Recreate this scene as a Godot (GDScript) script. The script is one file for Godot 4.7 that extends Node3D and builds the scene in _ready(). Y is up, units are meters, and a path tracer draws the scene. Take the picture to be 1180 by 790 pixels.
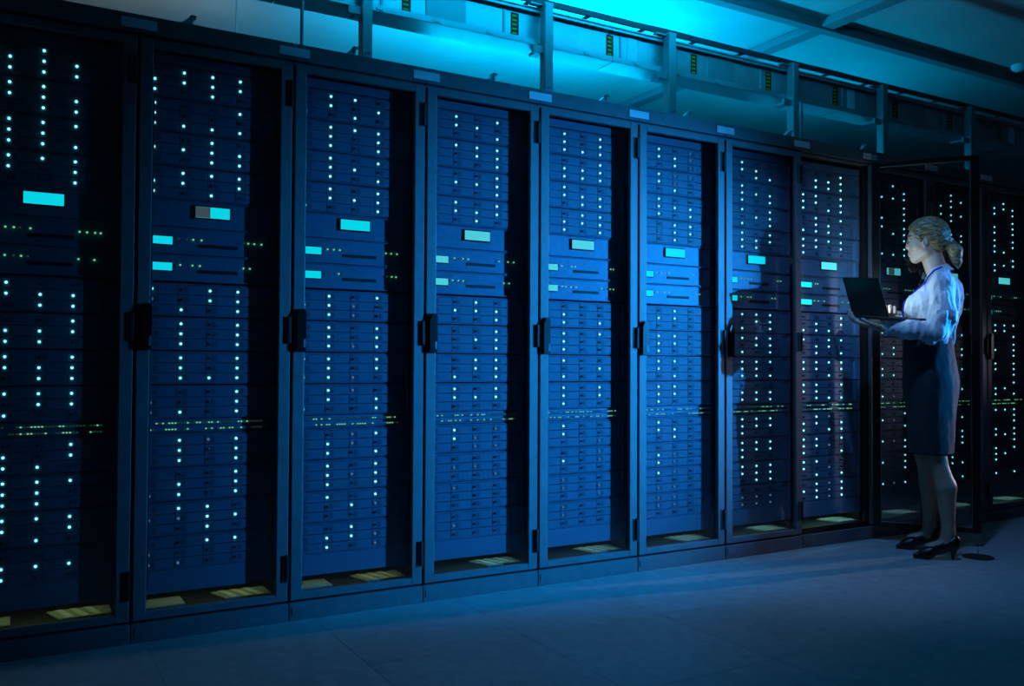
extends Node3D
# A row of server cabinets in a dark blue data hall, one door open, a woman with a laptop beside it.
# Cabinet fronts stand on the plane z = 0; x runs along the row; the camera stands in the aisle at z = 3.3.

const W := 0.55256          # pitch of the cabinets
const CABINETS := 11
const CEILING := 3.1
const ORD := ["", "first", "second", "third", "fourth", "fifth", "sixth", "seventh", "eighth", "ninth", "tenth", "eleventh"]

var used := {}
var M := {}
var rng := RandomNumberGenerator.new()

# ------------------------------------------------------------------ helpers
func numbered(called: String) -> String:
	var n: int = used.get(called, 0)
	used[called] = n + 1
	return called if n == 0 else "%s_%03d" % [called, n]

func tag(o: Node, label: String, category: String, group := "") -> void:
	o.set_meta("label", label)
	o.set_meta("category", category)
	if group != "":
		o.set_meta("group", group)

func thing(called: String, label: String, category: String, at: Vector3, turn := 0.0, group := "") -> Node3D:
	var o := Node3D.new()
	o.name = numbered(called)
	add_child(o)
	o.position = at
	o.rotation.y = turn
	tag(o, label, category, group)
	return o

func part(called: String, mesh: Mesh, mat: Material, parent: Node, at := Vector3.ZERO) -> MeshInstance3D:
	var o := MeshInstance3D.new()
	o.name = called if parent != self else numbered(called)
	o.mesh = mesh
	o.material_override = mat
	parent.add_child(o, true)
	o.position = at
	return o

func structure(called: String, mesh: Mesh, mat: Material, at := Vector3.ZERO) -> MeshInstance3D:
	var o := part(called, mesh, mat, self, at)
	o.set_meta("kind", "structure")
	return o

func begin() -> SurfaceTool:
	var st := SurfaceTool.new()
	st.begin(Mesh.PRIMITIVE_TRIANGLES)
	st.set_smooth_group(-1)
	return st

func done(st: SurfaceTool) -> ArrayMesh:
	st.generate_normals()
	return st.commit()

func tri(st: SurfaceTool, a: Vector3, b: Vector3, c: Vector3) -> void:
	st.add_vertex(a); st.add_vertex(b); st.add_vertex(c)

func quad(st: SurfaceTool, a: Vector3, b: Vector3, c: Vector3, d: Vector3) -> void:
	# a b c d clockwise seen from the front
	tri(st, a, b, c)
	tri(st, a, c, d)

func box(st: SurfaceTool, c: Vector3, s: Vector3, bevel := 0.0, basis := Basis.IDENTITY) -> void:
	# a box, its edges chamfered by bevel
	var h := s * 0.5
	if bevel <= 0.0:
		for ax in 3:
			for sg in [-1.0, 1.0]:
				var n := Vector3.ZERO; n[ax] = sg
				var u := Vector3.ZERO; u[(ax + 1) % 3] = 1.0
				var v := n.cross(u)
				var p := n * h
				var uu := u * h
				var vv := v * h
				quad(st, c + basis * (p - uu - vv), c + basis * (p - uu + vv), c + basis * (p + uu + vv), c + basis * (p + uu - vv))
		return
	var b := minf(bevel, minf(h.x, minf(h.y, h.z)) * 0.95)
	var i := h - Vector3(b, b, b)
	for ax in 3:
		for sg in [-1.0, 1.0]:
			var n := Vector3.ZERO; n[ax] = sg
			var u := Vector3.ZERO; u[(ax + 1) % 3] = 1.0
			var v := n.cross(u)
			var p := n * h
			var uu := u * i
			var vv := v * i
			quad(st, c + basis * (p - uu - vv), c + basis * (p - uu + vv), c + basis * (p + uu + vv), c + basis * (p + uu - vv))
	# chamfered edges
	for ax in 3:
		var a1 := (ax + 1) % 3
		var a2 := (ax + 2) % 3
		for s1 in [-1.0, 1.0]:
			for s2 in [-1.0, 1.0]:
				var e := Vector3.ZERO; e[ax] = i[ax]
				var p1 := Vector3.ZERO; p1[a1] = s1 * h[a1]; p1[a2] = s2 * i[a2]
				var p2 := Vector3.ZERO; p2[a1] = s1 * i[a1]; p2[a2] = s2 * h[a2]
				var q := [p1 - e, p1 + e, p2 + e, p2 - e]
				if s1 * s2 > 0:
					q.reverse()
				quad(st, c + basis * q[0], c + basis * q[1], c + basis * q[2], c + basis * q[3])
	for sx in [-1.0, 1.0]:
		for sy in [-1.0, 1.0]:
			for sz in [-1.0, 1.0]:
				var px := Vector3(sx * h.x, sy * i.y, sz * i.z)
				var py := Vector3(sx * i.x, sy * h.y, sz * i.z)
				var pz := Vector3(sx * i.x, sy * i.y, sz * h.z)
				if sx * sy * sz > 0:
					tri(st, c + basis * px, c + basis * pz, c + basis * py)
				else:
					tri(st, c + basis * px, c + basis * py, c + basis * pz)

func box_mesh(c: Vector3, s: Vector3, bevel := 0.0) -> ArrayMesh:
	var st := begin()
	box(st, c, s, bevel)
	return done(st)

func prism(st: SurfaceTool, poly: PackedVector2Array, z0: float, z1: float) -> void:
	# polygon in xy (any winding) from z0 to z1
	var p := poly.duplicate()
	if Geometry2D.is_polygon_clockwise(p):
		p.reverse()
	var t := Geometry2D.triangulate_polygon(p)
	for k in range(0, t.size(), 3):
		var a := p[t[k]]; var b := p[t[k + 1]]; var c := p[t[k + 2]]
		if (b - a).cross(c - a) < 0:
			var q := b; b = c; c = q
		tri(st, Vector3(a.x, a.y, z1), Vector3(c.x, c.y, z1), Vector3(b.x, b.y, z1))
		tri(st, Vector3(a.x, a.y, z0), Vector3(b.x, b.y, z0), Vector3(c.x, c.y, z0))
	for k in p.size():
		var a := p[k]; var b := p[(k + 1) % p.size()]
		quad(st, Vector3(a.x, a.y, z0), Vector3(a.x, a.y, z1), Vector3(b.x, b.y, z1), Vector3(b.x, b.y, z0))

func tube(st: SurfaceTool, pts: Array, r, sides := 8, closed := false) -> void:
	var rings := []
	var n := pts.size()
	var side := Vector3.ZERO
	for k in n:
		var a: Vector3 = pts[maxi(k - 1, 0)] if not closed else pts[(k - 1 + n) % n]
		var b: Vector3 = pts[mini(k + 1, n - 1)] if not closed else pts[(k + 1) % n]
		var t := (b - a).normalized()
		if k == 0:
			side = t.cross(Vector3.UP if absf(t.y) < 0.9 else Vector3.RIGHT).normalized()
		else:
			side = (side - t * side.dot(t)).normalized()
		var up := side.cross(t)
		var rr: float = r[k] if r is Array else r
		var ring := []
		for j in sides:
			var an := TAU * j / sides
			ring.append(pts[k] + (side * cos(an) + up * sin(an)) * rr)
		rings.append(ring)
	for k in (n if closed else n - 1):
		var ra: Array = rings[k]
		var rb: Array = rings[(k + 1) % n]
		for j in sides:
			var j2 := (j + 1) % sides
			quad(st, ra[j], ra[j2], rb[j2], rb[j])
	if not closed:
		for j in range(1, sides - 1):
			tri(st, rings[0][0], rings[0][j + 1], rings[0][j])
			tri(st, rings[n - 1][0], rings[n - 1][j], rings[n - 1][j + 1])

func mat(called: String, c: Color, rough := 0.6, metal := 0.0, spec := 0.5) -> StandardMaterial3D:
	var m := StandardMaterial3D.new()
	m.resource_name = called
	m.albedo_color = c
	m.roughness = rough
	m.metallic = metal
	m.metallic_specular = spec
	M[called] = m
	return m

func glow(called: String, c: Color, e: float) -> StandardMaterial3D:
	var m := mat(called, Color(c.r * 0.3, c.g * 0.3, c.b * 0.3), 0.4)
	m.emission_enabled = true
	m.emission = c
	m.emission_energy_multiplier = e
	return m

func speckle(m: StandardMaterial3D, lo: float, hi: float, freq: float, scale: float, rough_lo := -1.0, rough_hi := 1.0) -> void:
	# fine tonal grain on a surface, and the same in its gloss
	var n := FastNoiseLite.new()
	n.seed = hash(m.resource_name)
	n.frequency = freq
	n.fractal_octaves = 4
	var t := NoiseTexture2D.new()
	t.width = 256; t.height = 256
	t.seamless = true
	t.noise = n
	var g := Gradient.new()
	g.set_color(0, Color(lo, lo, lo)); g.set_color(1, Color(hi, hi, hi))
	t.color_ramp = g
	m.albedo_texture = t
	m.uv1_triplanar = true
	m.uv1_world_triplanar = true
	m.uv1_scale = Vector3(scale, scale, scale)
	if rough_lo >= 0.0:
		var r := NoiseTexture2D.new()
		r.width = 256; r.height = 256
		r.seamless = true
		r.noise = n
		var h := Gradient.new()
		h.set_color(0, Color(rough_lo, rough_lo, rough_lo)); h.set_color(1, Color(rough_hi, rough_hi, rough_hi))
		r.color_ramp = h
		m.roughness = 1.0
		m.roughness_texture = r

func aimed(l: Node3D, at: Vector3, towards: Vector3) -> void:
	l.position = at
	l.look_at_from_position(at, towards, Vector3.UP if absf((towards - at).normalized().y) < 0.95 else Vector3.RIGHT)

func finish_light(l: Light3D, c: Color, e: float) -> void:
	l.light_color = c
	l.light_energy = e
	l.shadow_enabled = true
	add_child(l)

# ------------------------------------------------------------------ camera, air and light
func _ready() -> void:
	rng.seed = 7
	var cam := Camera3D.new()
	cam.name = "camera"
	cam.fov = rad_to_deg(2.0 * atan(395.0 / 1017.08))
	cam.near = 0.05
	cam.far = 60.0
	add_child(cam)
	cam.transform = Transform3D(Basis(Vector3.UP, -0.5218) * Basis(Vector3.RIGHT, 0.0227) * Basis(Vector3.BACK, 0.0050), Vector3(0.1597, 0.9803, 3.3256))
	cam.current = true

	var we := WorldEnvironment.new()
	we.name = "environment"
	var env := Environment.new()
	env.background_mode = Environment.BG_COLOR
	env.background_color = Color.BLACK
	env.tonemap_mode = Environment.TONE_MAPPER_LINEAR
	env.tonemap_exposure = 1.0
	env.sdfgi_enabled = true
	env.ssao_enabled = true
	env.ssil_enabled = true
	we.environment = env
	add_child(we)

	# the blue flood lamp at the far end of the aisle, aimed at the middle of the row between two added barn doors
	var blue := SpotLight3D.new()
	blue.name = "blue_flood"
	finish_light(blue, Color(0.10, 0.61, 1.0), 500.0)
	aimed(blue, LAMP_BLUE, BLUE_AIM)
	blue.spot_angle = 12.5
	blue.spot_angle_attenuation = 1.0
	blue.spot_range = 30.0
	blue.light_size = 0.04
	# the white lamp under it, aimed at the woman
	var white := SpotLight3D.new()
	white.name = "white_spot"
	finish_light(white, Color(0.93, 0.90, 1.0), 8.0)
	aimed(white, LAMP_WHITE, WHITE_AIM)
	white.spot_angle = 14.0
	white.spot_angle_attenuation = 1.0
	white.spot_range = 30.0
	white.light_size = 0.05
	# the lilac spot under the ceiling, aimed at the open cabinet
	var lilac := SpotLight3D.new()
	lilac.name = "lilac_spot"
	finish_light(lilac, Color(0.42, 0.66, 1.0), 2.3)
	aimed(lilac, LAMP_LILAC, LILAC_AIM)
	lilac.spot_angle = 34.0
	lilac.spot_angle_attenuation = 1.0
	lilac.spot_range = 30.0
	lilac.light_size = 0.05
	# the cyan light bars, on the tray over the busbar and on the cabinet roofs, that wash the ceiling
	for q in WASH:
		var wash := AreaLight3D.new()
		wash.name = "ceiling_wash"
		wash.area_size = Vector2(q[1], 0.07)
		finish_light(wash, Color(0.0, 0.74, 1.0), q[2])
		wash.rotation = Vector3(deg_to_rad(q[3]), 0, 0)
		wash.position = q[0] - wash.basis.z * 0.002
		wash.area_range = 30.0
	# the warm tube over the aisle behind the row
	var warm := AreaLight3D.new()
	warm.name = "rear_tube"
	warm.area_size = Vector2(1.5, 0.05)
	finish_light(warm, Color(1.0, 0.90, 0.70), 0.14)
	warm.position = Vector3(0.6, 2.561, -1.9)
	warm.rotation = Vector3(PI / 2, 0, 0)
	warm.area_range = 30.0

	materials()
	room()
	overhead()
	cabinets()
	lamps()
	woman()

const LAMP_BLUE := Vector3(8.10, 1.95, 3.28)
const LAMP_WHITE := Vector3(8.20, 1.40, 0.98)
const LAMP_LILAC := Vector3(3.35, 2.92, 1.05)
const LILAC_AIM := Vector3(4.0, 0.75, 0.35)
const BLUE_AIM := Vector3(2.75, 1.06, 0.0)
const WHITE_AIM := Vector3(4.50, 0.90, 0.50)
const WASH := [[Vector3(2.45, 2.86, 0.42), 2.2, 2.6, 42.0], [Vector3(2.95, 2.31, -1.20), 1.5, 11.0, 90.0], [Vector3(5.3, 2.31, -1.20), 1.2, 0.9, 90.0]]   # place, length, energy, upward tilt

func materials() -> void:
	mat("coat", Color(0.40, 0.41, 0.43), 0.55)
	speckle(M.coat, 0.88, 1.0, 0.02, 3.0, 0.48, 0.6)
	mat("coat_dark", Color(0.13, 0.13, 0.14), 0.6)
	mat("black_plastic", Color(0.05, 0.05, 0.055), 0.32)
	mat("rubber", Color(0.03, 0.03, 0.032), 0.7)
	mat("plate", Color(0.88, 0.90, 0.92), 0.5)
	mat("steel", Color(0.70, 0.72, 0.74), 0.38, 0.35)
	speckle(M.steel, 0.86, 1.0, 0.015, 2.0, 0.28, 0.42)
	mat("steel_post", Color(0.56, 0.58, 0.60), 0.45, 0.3)
	mat("chrome", Color(0.8, 0.82, 0.85), 0.2, 0.9)
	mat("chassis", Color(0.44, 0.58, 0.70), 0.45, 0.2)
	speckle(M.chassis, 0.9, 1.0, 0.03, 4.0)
	mat("caddy", Color(1, 1, 1), 0.5)
	M.caddy.vertex_color_use_as_albedo = true
	mat("blank", Color(0.38, 0.51, 0.62), 0.5)
	var g := mat("glass", Color(0.02, 0.025, 0.03, 0.14), 0.03)
	g.transparency = BaseMaterial3D.TRANSPARENCY_ALPHA
	mat("led_off", Color(0.05, 0.06, 0.16), 0.3)
	glow("led_on", Color(0.55, 0.97, 1.0), 2.4)
	glow("led_dim", Color(0.45, 0.62, 0.8), 0.55)
	glow("led_green", Color(0.55, 0.98, 0.74), 0.9)
	glow("led_green_dim", Color(0.35, 0.72, 0.5), 0.14)
	glow("screen_cyan", Color(0.02, 0.86, 0.93), 1.35)
	glow("screen_pale", Color(0.32, 0.86, 0.90), 1.2)
	glow("screen_grey", Color(0.38, 0.47, 0.52), 0.5)
	mat("screen_rim", Color(0.02, 0.02, 0.02), 0.4)
	mat("vent_metal", Color(0.62, 0.63, 0.60), 0.5)
	mat("slat_metal", Color(0.88, 0.88, 0.86), 0.45)
	glow("strip_warm_light", Color(0.86, 1.0, 0.64), 0.6)
	glow("strip_cold_light", Color(0.66, 1.0, 0.96), 0.6)
	mat("yellow", Color(0.80, 0.66, 0.05), 0.6)
	mat("tray", Color(0.22, 0.23, 0.25), 0.5, 0.3)

# ------------------------------------------------------------------ the room
func room() -> void:
	var x0 := -3.0
	var x1 := 9.0
	var z0 := -3.4
	var z1 := 4.6
	var cx := (x0 + x1) / 2
	var cz := (z0 + z1) / 2
	mat("wall", Color(0.26, 0.27, 0.29), 0.8)
	speckle(M.wall, 0.93, 1.0, 0.02, 1.0)
	mat("ceiling", Color(0.66, 0.68, 0.68), 0.75)
	speckle(M.ceiling, 0.92, 1.0, 0.008, 0.6)
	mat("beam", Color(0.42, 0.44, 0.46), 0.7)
	mat("subfloor", Color(0.20, 0.205, 0.21), 0.9)
	mat("floor_tile", Color(0.62, 0.67, 0.68), 0.5)
	speckle(M.floor_tile, 0.84, 1.0, 0.03, 1.7, 0.42, 0.62)
	var fl := structure("floor", box_mesh(Vector3(cx, -0.07, cz), Vector3(x1 - x0, 0.12, z1 - z0)), M.subfloor)
	# raised-floor tiles, laid square to the row with open joints
	var step := 0.6
	var tile := box_mesh(Vector3(0, -0.006, 0), Vector3(step - 0.0012, 0.012, step - 0.0012), 0.0004)
	for i in 20:
		for j in 14:
			var p := Vector3(x0 + step * (i + 0.5), 0, z0 + step * (j + 0.5) - 0.2)
			if p.z > z1 - 0.2 or p.z < z0 + 0.2:
				continue
			if p.z < -0.4 :
				continue
			part("floor_tile", tile, M.floor_tile, fl, p)
	structure("ceiling", box_mesh(Vector3(cx, CEILING + 0.1, cz), Vector3(x1 - x0 + 0.4, 0.2, z1 - z0 + 0.4)), M.ceiling)
	structure("wall_end", box_mesh(Vector3(x1 + 0.1, CEILING / 2, cz), Vector3(0.2, CEILING, z1 - z0 + 0.4)), M.wall)
	structure("wall_near", box_mesh(Vector3(x0 - 0.1, CEILING / 2, cz), Vector3(0.2, CEILING, z1 - z0 + 0.4)), M.wall)
	structure("wall_rear", box_mesh(Vector3(cx, CEILING / 2, z0 - 0.1), Vector3(x1 - x0, CEILING, 0.2)), M.wall)
	structure("wall_aisle", box_mesh(Vector3(cx, CEILING / 2, z1 + 0.1), Vector3(x1 - x0, CEILING, 0.2)), M.wall)
	# two bars added as shadow bands under the ceiling, along and across the row
	structure("shadow_bar_1", box_mesh(Vector3(cx, CEILING - 0.03, -0.42), Vector3(x1 - x0, 0.06, 0.075), 0.006), M.beam)
	structure("shadow_bar_2", box_mesh(Vector3(4.52, CEILING - 0.025, cz), Vector3(0.11, 0.05, z1 - z0), 0.006), M.beam)
	# smoke detector on the ceiling
	var sd := thing("smoke_detector", "small round smoke detector on the ceiling above the far cabinets", "detector", Vector3(6.34, CEILING, -0.26))
	var st := begin()
	tube(st, [Vector3(0, 0, 0), Vector3(0, -0.02, 0), Vector3(0, -0.035, 0), Vector3(0, -0.045, 0)], [0.05, 0.05, 0.04, 0.02], 16)
	part("housing", done(st), M.plate, sd)
	st = begin()
	tube(st, [Vector3(0, -0.044, 0), Vector3(0, -0.052, 0)], 0.012, 10)
	part("sensor", done(st), M.chrome, sd)

# ------------------------------------------------------------------ busbar, posts, brackets above the cabinets
func overhead() -> void:
	var seg := 3.0 * W
	# busbar trunking in lengths of three cabinets
	var body := begin()
	box(body, Vector3(seg / 2, 0.0875, -0.06), Vector3(seg - 0.004, 0.165, 0.11), 0.003)
	var body_m := done(body)
	var low := begin()
	box(low, Vector3(seg / 2, 0.0, -0.045), Vector3(seg - 0.004, 0.012, 0.15), 0.002)
	box(low, Vector3(seg / 2, 0.012, 0.024), Vector3(seg - 0.004, 0.024, 0.006), 0.001)
	for k in 6:
		box(low, Vector3(0.15 + k * 0.27, 0.006, 0.03), Vector3(0.03, 0.012, 0.008), 0.001)
	var low_m := done(low)
	var top := begin()
	box(top, Vector3(seg / 2, 0.172, -0.045), Vector3(seg - 0.004, 0.008, 0.15), 0.002)
	box(top, Vector3(seg / 2, 0.164, 0.02), Vector3(seg - 0.004, 0.018, 0.006), 0.001)
	var top_m := done(top)
	var label := box_mesh(Vector3(0, 0.085, -0.0035), Vector3(0.042, 0.112, 0.004), 0.001)
	var bar := box_mesh(Vector3(-0.004, 0, 0), Vector3(0.024, 0.009, 0.002))
	var cover := box_mesh(Vector3(0, 0.085, -0.004), Vector3(0.06, 0.125, 0.006), 0.001)
	var joint := box_mesh(Vector3(0, 0.0875, -0.004), Vector3(0.012, 0.16, 0.008), 0.002)
	var lid := box_mesh(Vector3(0, 0.0875, -0.004), Vector3(0.2, 0.15, 0.006), 0.002)
	var names := ["over the second cabinet", "over the third to fifth cabinets", "over the fifth to eighth cabinets", "over the eighth to eleventh cabinets", "beyond the last cabinet"]
	for s in 5:
		var x := 1.115 + (s - 1) * seg
		var t := thing("busbar_trunk", "grey steel busbar trunking length with striped labels " + names[s], "trunking", Vector3(x, 2.492, -0.25), 0, "busbar trunking above the cabinets")
		part("casing", body_m, M.steel, t)
		part("bottom_flange", low_m, M.steel, t)
		part("top_flange", top_m, M.steel, t)
		for k in 3:
			var lb := part("striped_label", label, M.rubber, t, Vector3(k * W, 0, 0) + Vector3(0.004, 0, 0))
			for b in 5:
				part("yellow_bar", bar, M.yellow, lb, Vector3(0, 0.043 + b * 0.0205, -0.0005))
		part("cover_plate", cover, M.plate, t, Vector3(0.145, 0, 0))
		part("joint_strip", joint, M.steel_post, t, Vector3(0.07, 0, 0))
		part("joint_strip", joint, M.steel_post, t, Vector3(0.44, 0, 0))
		part("access_lid", lid, M.steel_post, t, Vector3(0.75, 0, 0))
		part("joint_strip", joint, M.steel_post, t, Vector3(1.05, 0, 0))
	# posts that carry it
	var up := begin()
	box(up, Vector3(0, 0.24, 0), Vector3(0.046, 0.48, 0.05), 0.003)
	var up_m := done(up)
	var foot_m := box_mesh(Vector3(0, 0.006, 0), Vector3(0.11, 0.012, 0.12), 0.002)
	var arm := begin()
	box(arm, Vector3(0, 0.478, -0.05), Vector3(0.05, 0.012, 0.15), 0.002)
	box(arm, Vector3(-0.055, 0.474, -0.012), Vector3(0.07, 0.008, 0.03), 0.001)
	var arm_m := done(arm)
	var arm2 := begin()
	box(arm2, Vector3(0, 0.272, -0.05), Vector3(0.05, 0.014, 0.15), 0.002)
	box(arm2, Vector3(-0.05, 0.258, 0.0), Vector3(0.06, 0.035, 0.02), 0.002)
	var arm2_m := done(arm2)
	var posts := [2.645, 4.28, 5.64, 7.265, 8.66, 10.25]
	for k in posts.size():
		var t := thing("support_post", "%s steel support post from the left under the busbar trunking" % ORD[k + 1], "post", Vector3(posts[k] * W, 2.2, -0.195), 0, "posts carrying the busbar")
		part("upright", up_m, M.steel_post, t)
		part("base_plate", foot_m, M.steel_post, t)
		part("top_arm", arm_m, M.steel_post, t)
		part("lower_arm", arm2_m, M.steel_post, t)
		var st := begin()
		for q in [[-0.008, 0.075], [0.008, 0.078]]:
			tube(st, [Vector3(q[0], q[1], 0.025), Vector3(q[0], q[1], 0.03)], 0.004, 6)
		part("bolt_pair", done(st), M.chrome, t)
	# two thin rods from the roof to the trunking
	for q in [[2.155, "left of the third cabinet seam"], [7.40, "beside the fifth post"]]:
		var st := begin()
		tube(st, [Vector3(0, 0, 0), Vector3(0, 0.29, 0)], 0.0075, 8)
		var t := thing("hanger_rod", "thin steel rod rising from the cabinet roof " + q[1], "rod", Vector3(q[0] * W, 2.2, -0.2))
		part("rod", done(st), M.steel_post, t)
		st = begin()
		tube(st, [Vector3(0, 0.0, 0), Vector3(0, 0.012, 0)], 0.016, 6)
		part("nut", done(st), M.steel_post, t)
	# cable tray above the trunking
	var tr := thing("cable_tray", "dark ladder cable tray running above the busbar trunking", "cable tray", Vector3(0, 2.692, -0.25))
	for z in [0.0, -0.2]:
		part("side_rail", box_mesh(Vector3(3.4, 0.022, z), Vector3(8.8, 0.03, 0.012), 0.002), M.tray, tr)
	var rung := box_mesh(Vector3(0, 0.012, -0.1), Vector3(0.02, 0.01, 0.19), 0.001)
	for k in 24:
		part("rung", rung, M.tray, tr, Vector3(-0.8 + k * 0.345, 0, 0))
	var cl := thing("power_cable", "black power cable lying along the tray above the busbar", "cable", Vector3(0, 2.722, -0.29))
	var pts := []
	for k in 60:
		pts.append(Vector3(-0.9 + k * 0.14, 0.012 + 0.0, 0.012 * sin(k * 0.7)))
	var stc := begin()
	tube(stc, pts, 0.012, 7)
	part("sheath", done(stc), M.rubber, cl)
	# small steel brackets standing on the roofs
	var lug := begin()
	box(lug, Vector3(0, 0.004, 0), Vector3(0.09, 0.008, 0.05), 0.001)
	box(lug, Vector3(0.022, 0.032, 0), Vector3(0.010, 0.058, 0.035), 0.002)
	box(lug, Vector3(0.028, 0.060, 0), Vector3(0.022, 0.010, 0.035), 0.002)
	var lug_m := done(lug)
	var gus := begin()
	prism(gus, PackedVector2Array([Vector2(-0.045, 0.006), Vector2(0.018, 0.006), Vector2(0.018, 0.058)]), -0.015, 0.015)
	var gus_m := done(gus)
	var lx := [1.305, 2.45, 3.62, 4.73, 5.67, 6.97, 8.10]
	for k in lx.size():
		var t := thing("roof_bracket", "%s small galvanised bracket from the left along the cabinet roofs" % ORD[k + 1], "bracket", Vector3(lx[k] * W, 2.2, -0.1), 0, "brackets on the cabinet roofs")
		part("angle", lug_m, M.steel, t)
		part("gusset", gus_m, M.steel, t)

# ------------------------------------------------------------------ the cabinets and what is in them
# lamps of the drives: per cabinet three blocks (top, middle, bottom) of four columns, twelve rows down; 1 lit, 2 faint, 0 dark
const PAT := {
	1: [["011110011011", "011110111110", "111111111100", "011011101111"], ["110011110101", "110011110101", "011011011110", "011110111110"], ["011110110011", "011111110011", "001111101010", "110100110010"]],
	2: [["011111010011", "110001010110", "111001111101", "110101011110"], ["120000000022", "001111111001", "110000001000", "111111111111"], ["000002020022", "111011120002", "200000111100", "111111010100"]],
	3: [["002000020001", "110111111110", "101100010010", "010111101111"], ["010000101001", "111111111110", "022002002200", "100111110011"], ["000000000000", "011111100011", "220020010110", "101111120022"]],
	4: [["000000000000", "110100010110", "010110010011", "101111111110"], ["000000000000", "010000001110", "110010110010", "011111111110"], ["000000000000", "110020200020", "022020000000", "202002000000"]],
	5: [["000000000000", "111011110011", "001011011110", "111111011111"], ["000000000000", "011111101111", "000000000000", "001100010110"], ["000000000000", "110010220220", "000000000000", "002220022000"]],
	6: [["000000000000", "110110111020", "011221010111", "222200011110"], ["000000000000", "010111110111", "110110101110", "000000000000"], ["000000000000", "110011102220", "011022202220", "000000000000"]],
	7: [["000000000000", "110111101111", "011010010011", "001011111110"], ["000000000000", "101101111011", "110110111011", "111111101011"], ["000000000000", "111111110022", "110110111022", "110110111022"]],
	8: [["000111001111", "011110111110", "011001011100", "111111101110"], ["001100110110", "011011110111", "001110101001", "110101110101"], ["011111110010", "110110101111", "201020020222", "011101001111"]],
	9: [["000000000000", "001001100010", "101000010010", "011111111110"], ["000000000000", "001001011001", "001011001002", "110010011011"], ["000000000000", "010010010010", "020020000020", "101011111010"]],
	10: [["000000000000", "001110110110", "111110110100", "010100111000"], ["000000000000", "101011001101", "010110110011", "001011010010"], ["000000000000", "011001101010", "110010011000", "010111001010"]],
	11: [["000000000000", "011011111011", "110000001010", "011111110110"], ["000000000000", "110010110011", "110000000010", "101111111101"], ["000000000000", "100110111010", "100010010000", "111111100010"]],
}

var meshes := {}

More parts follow.
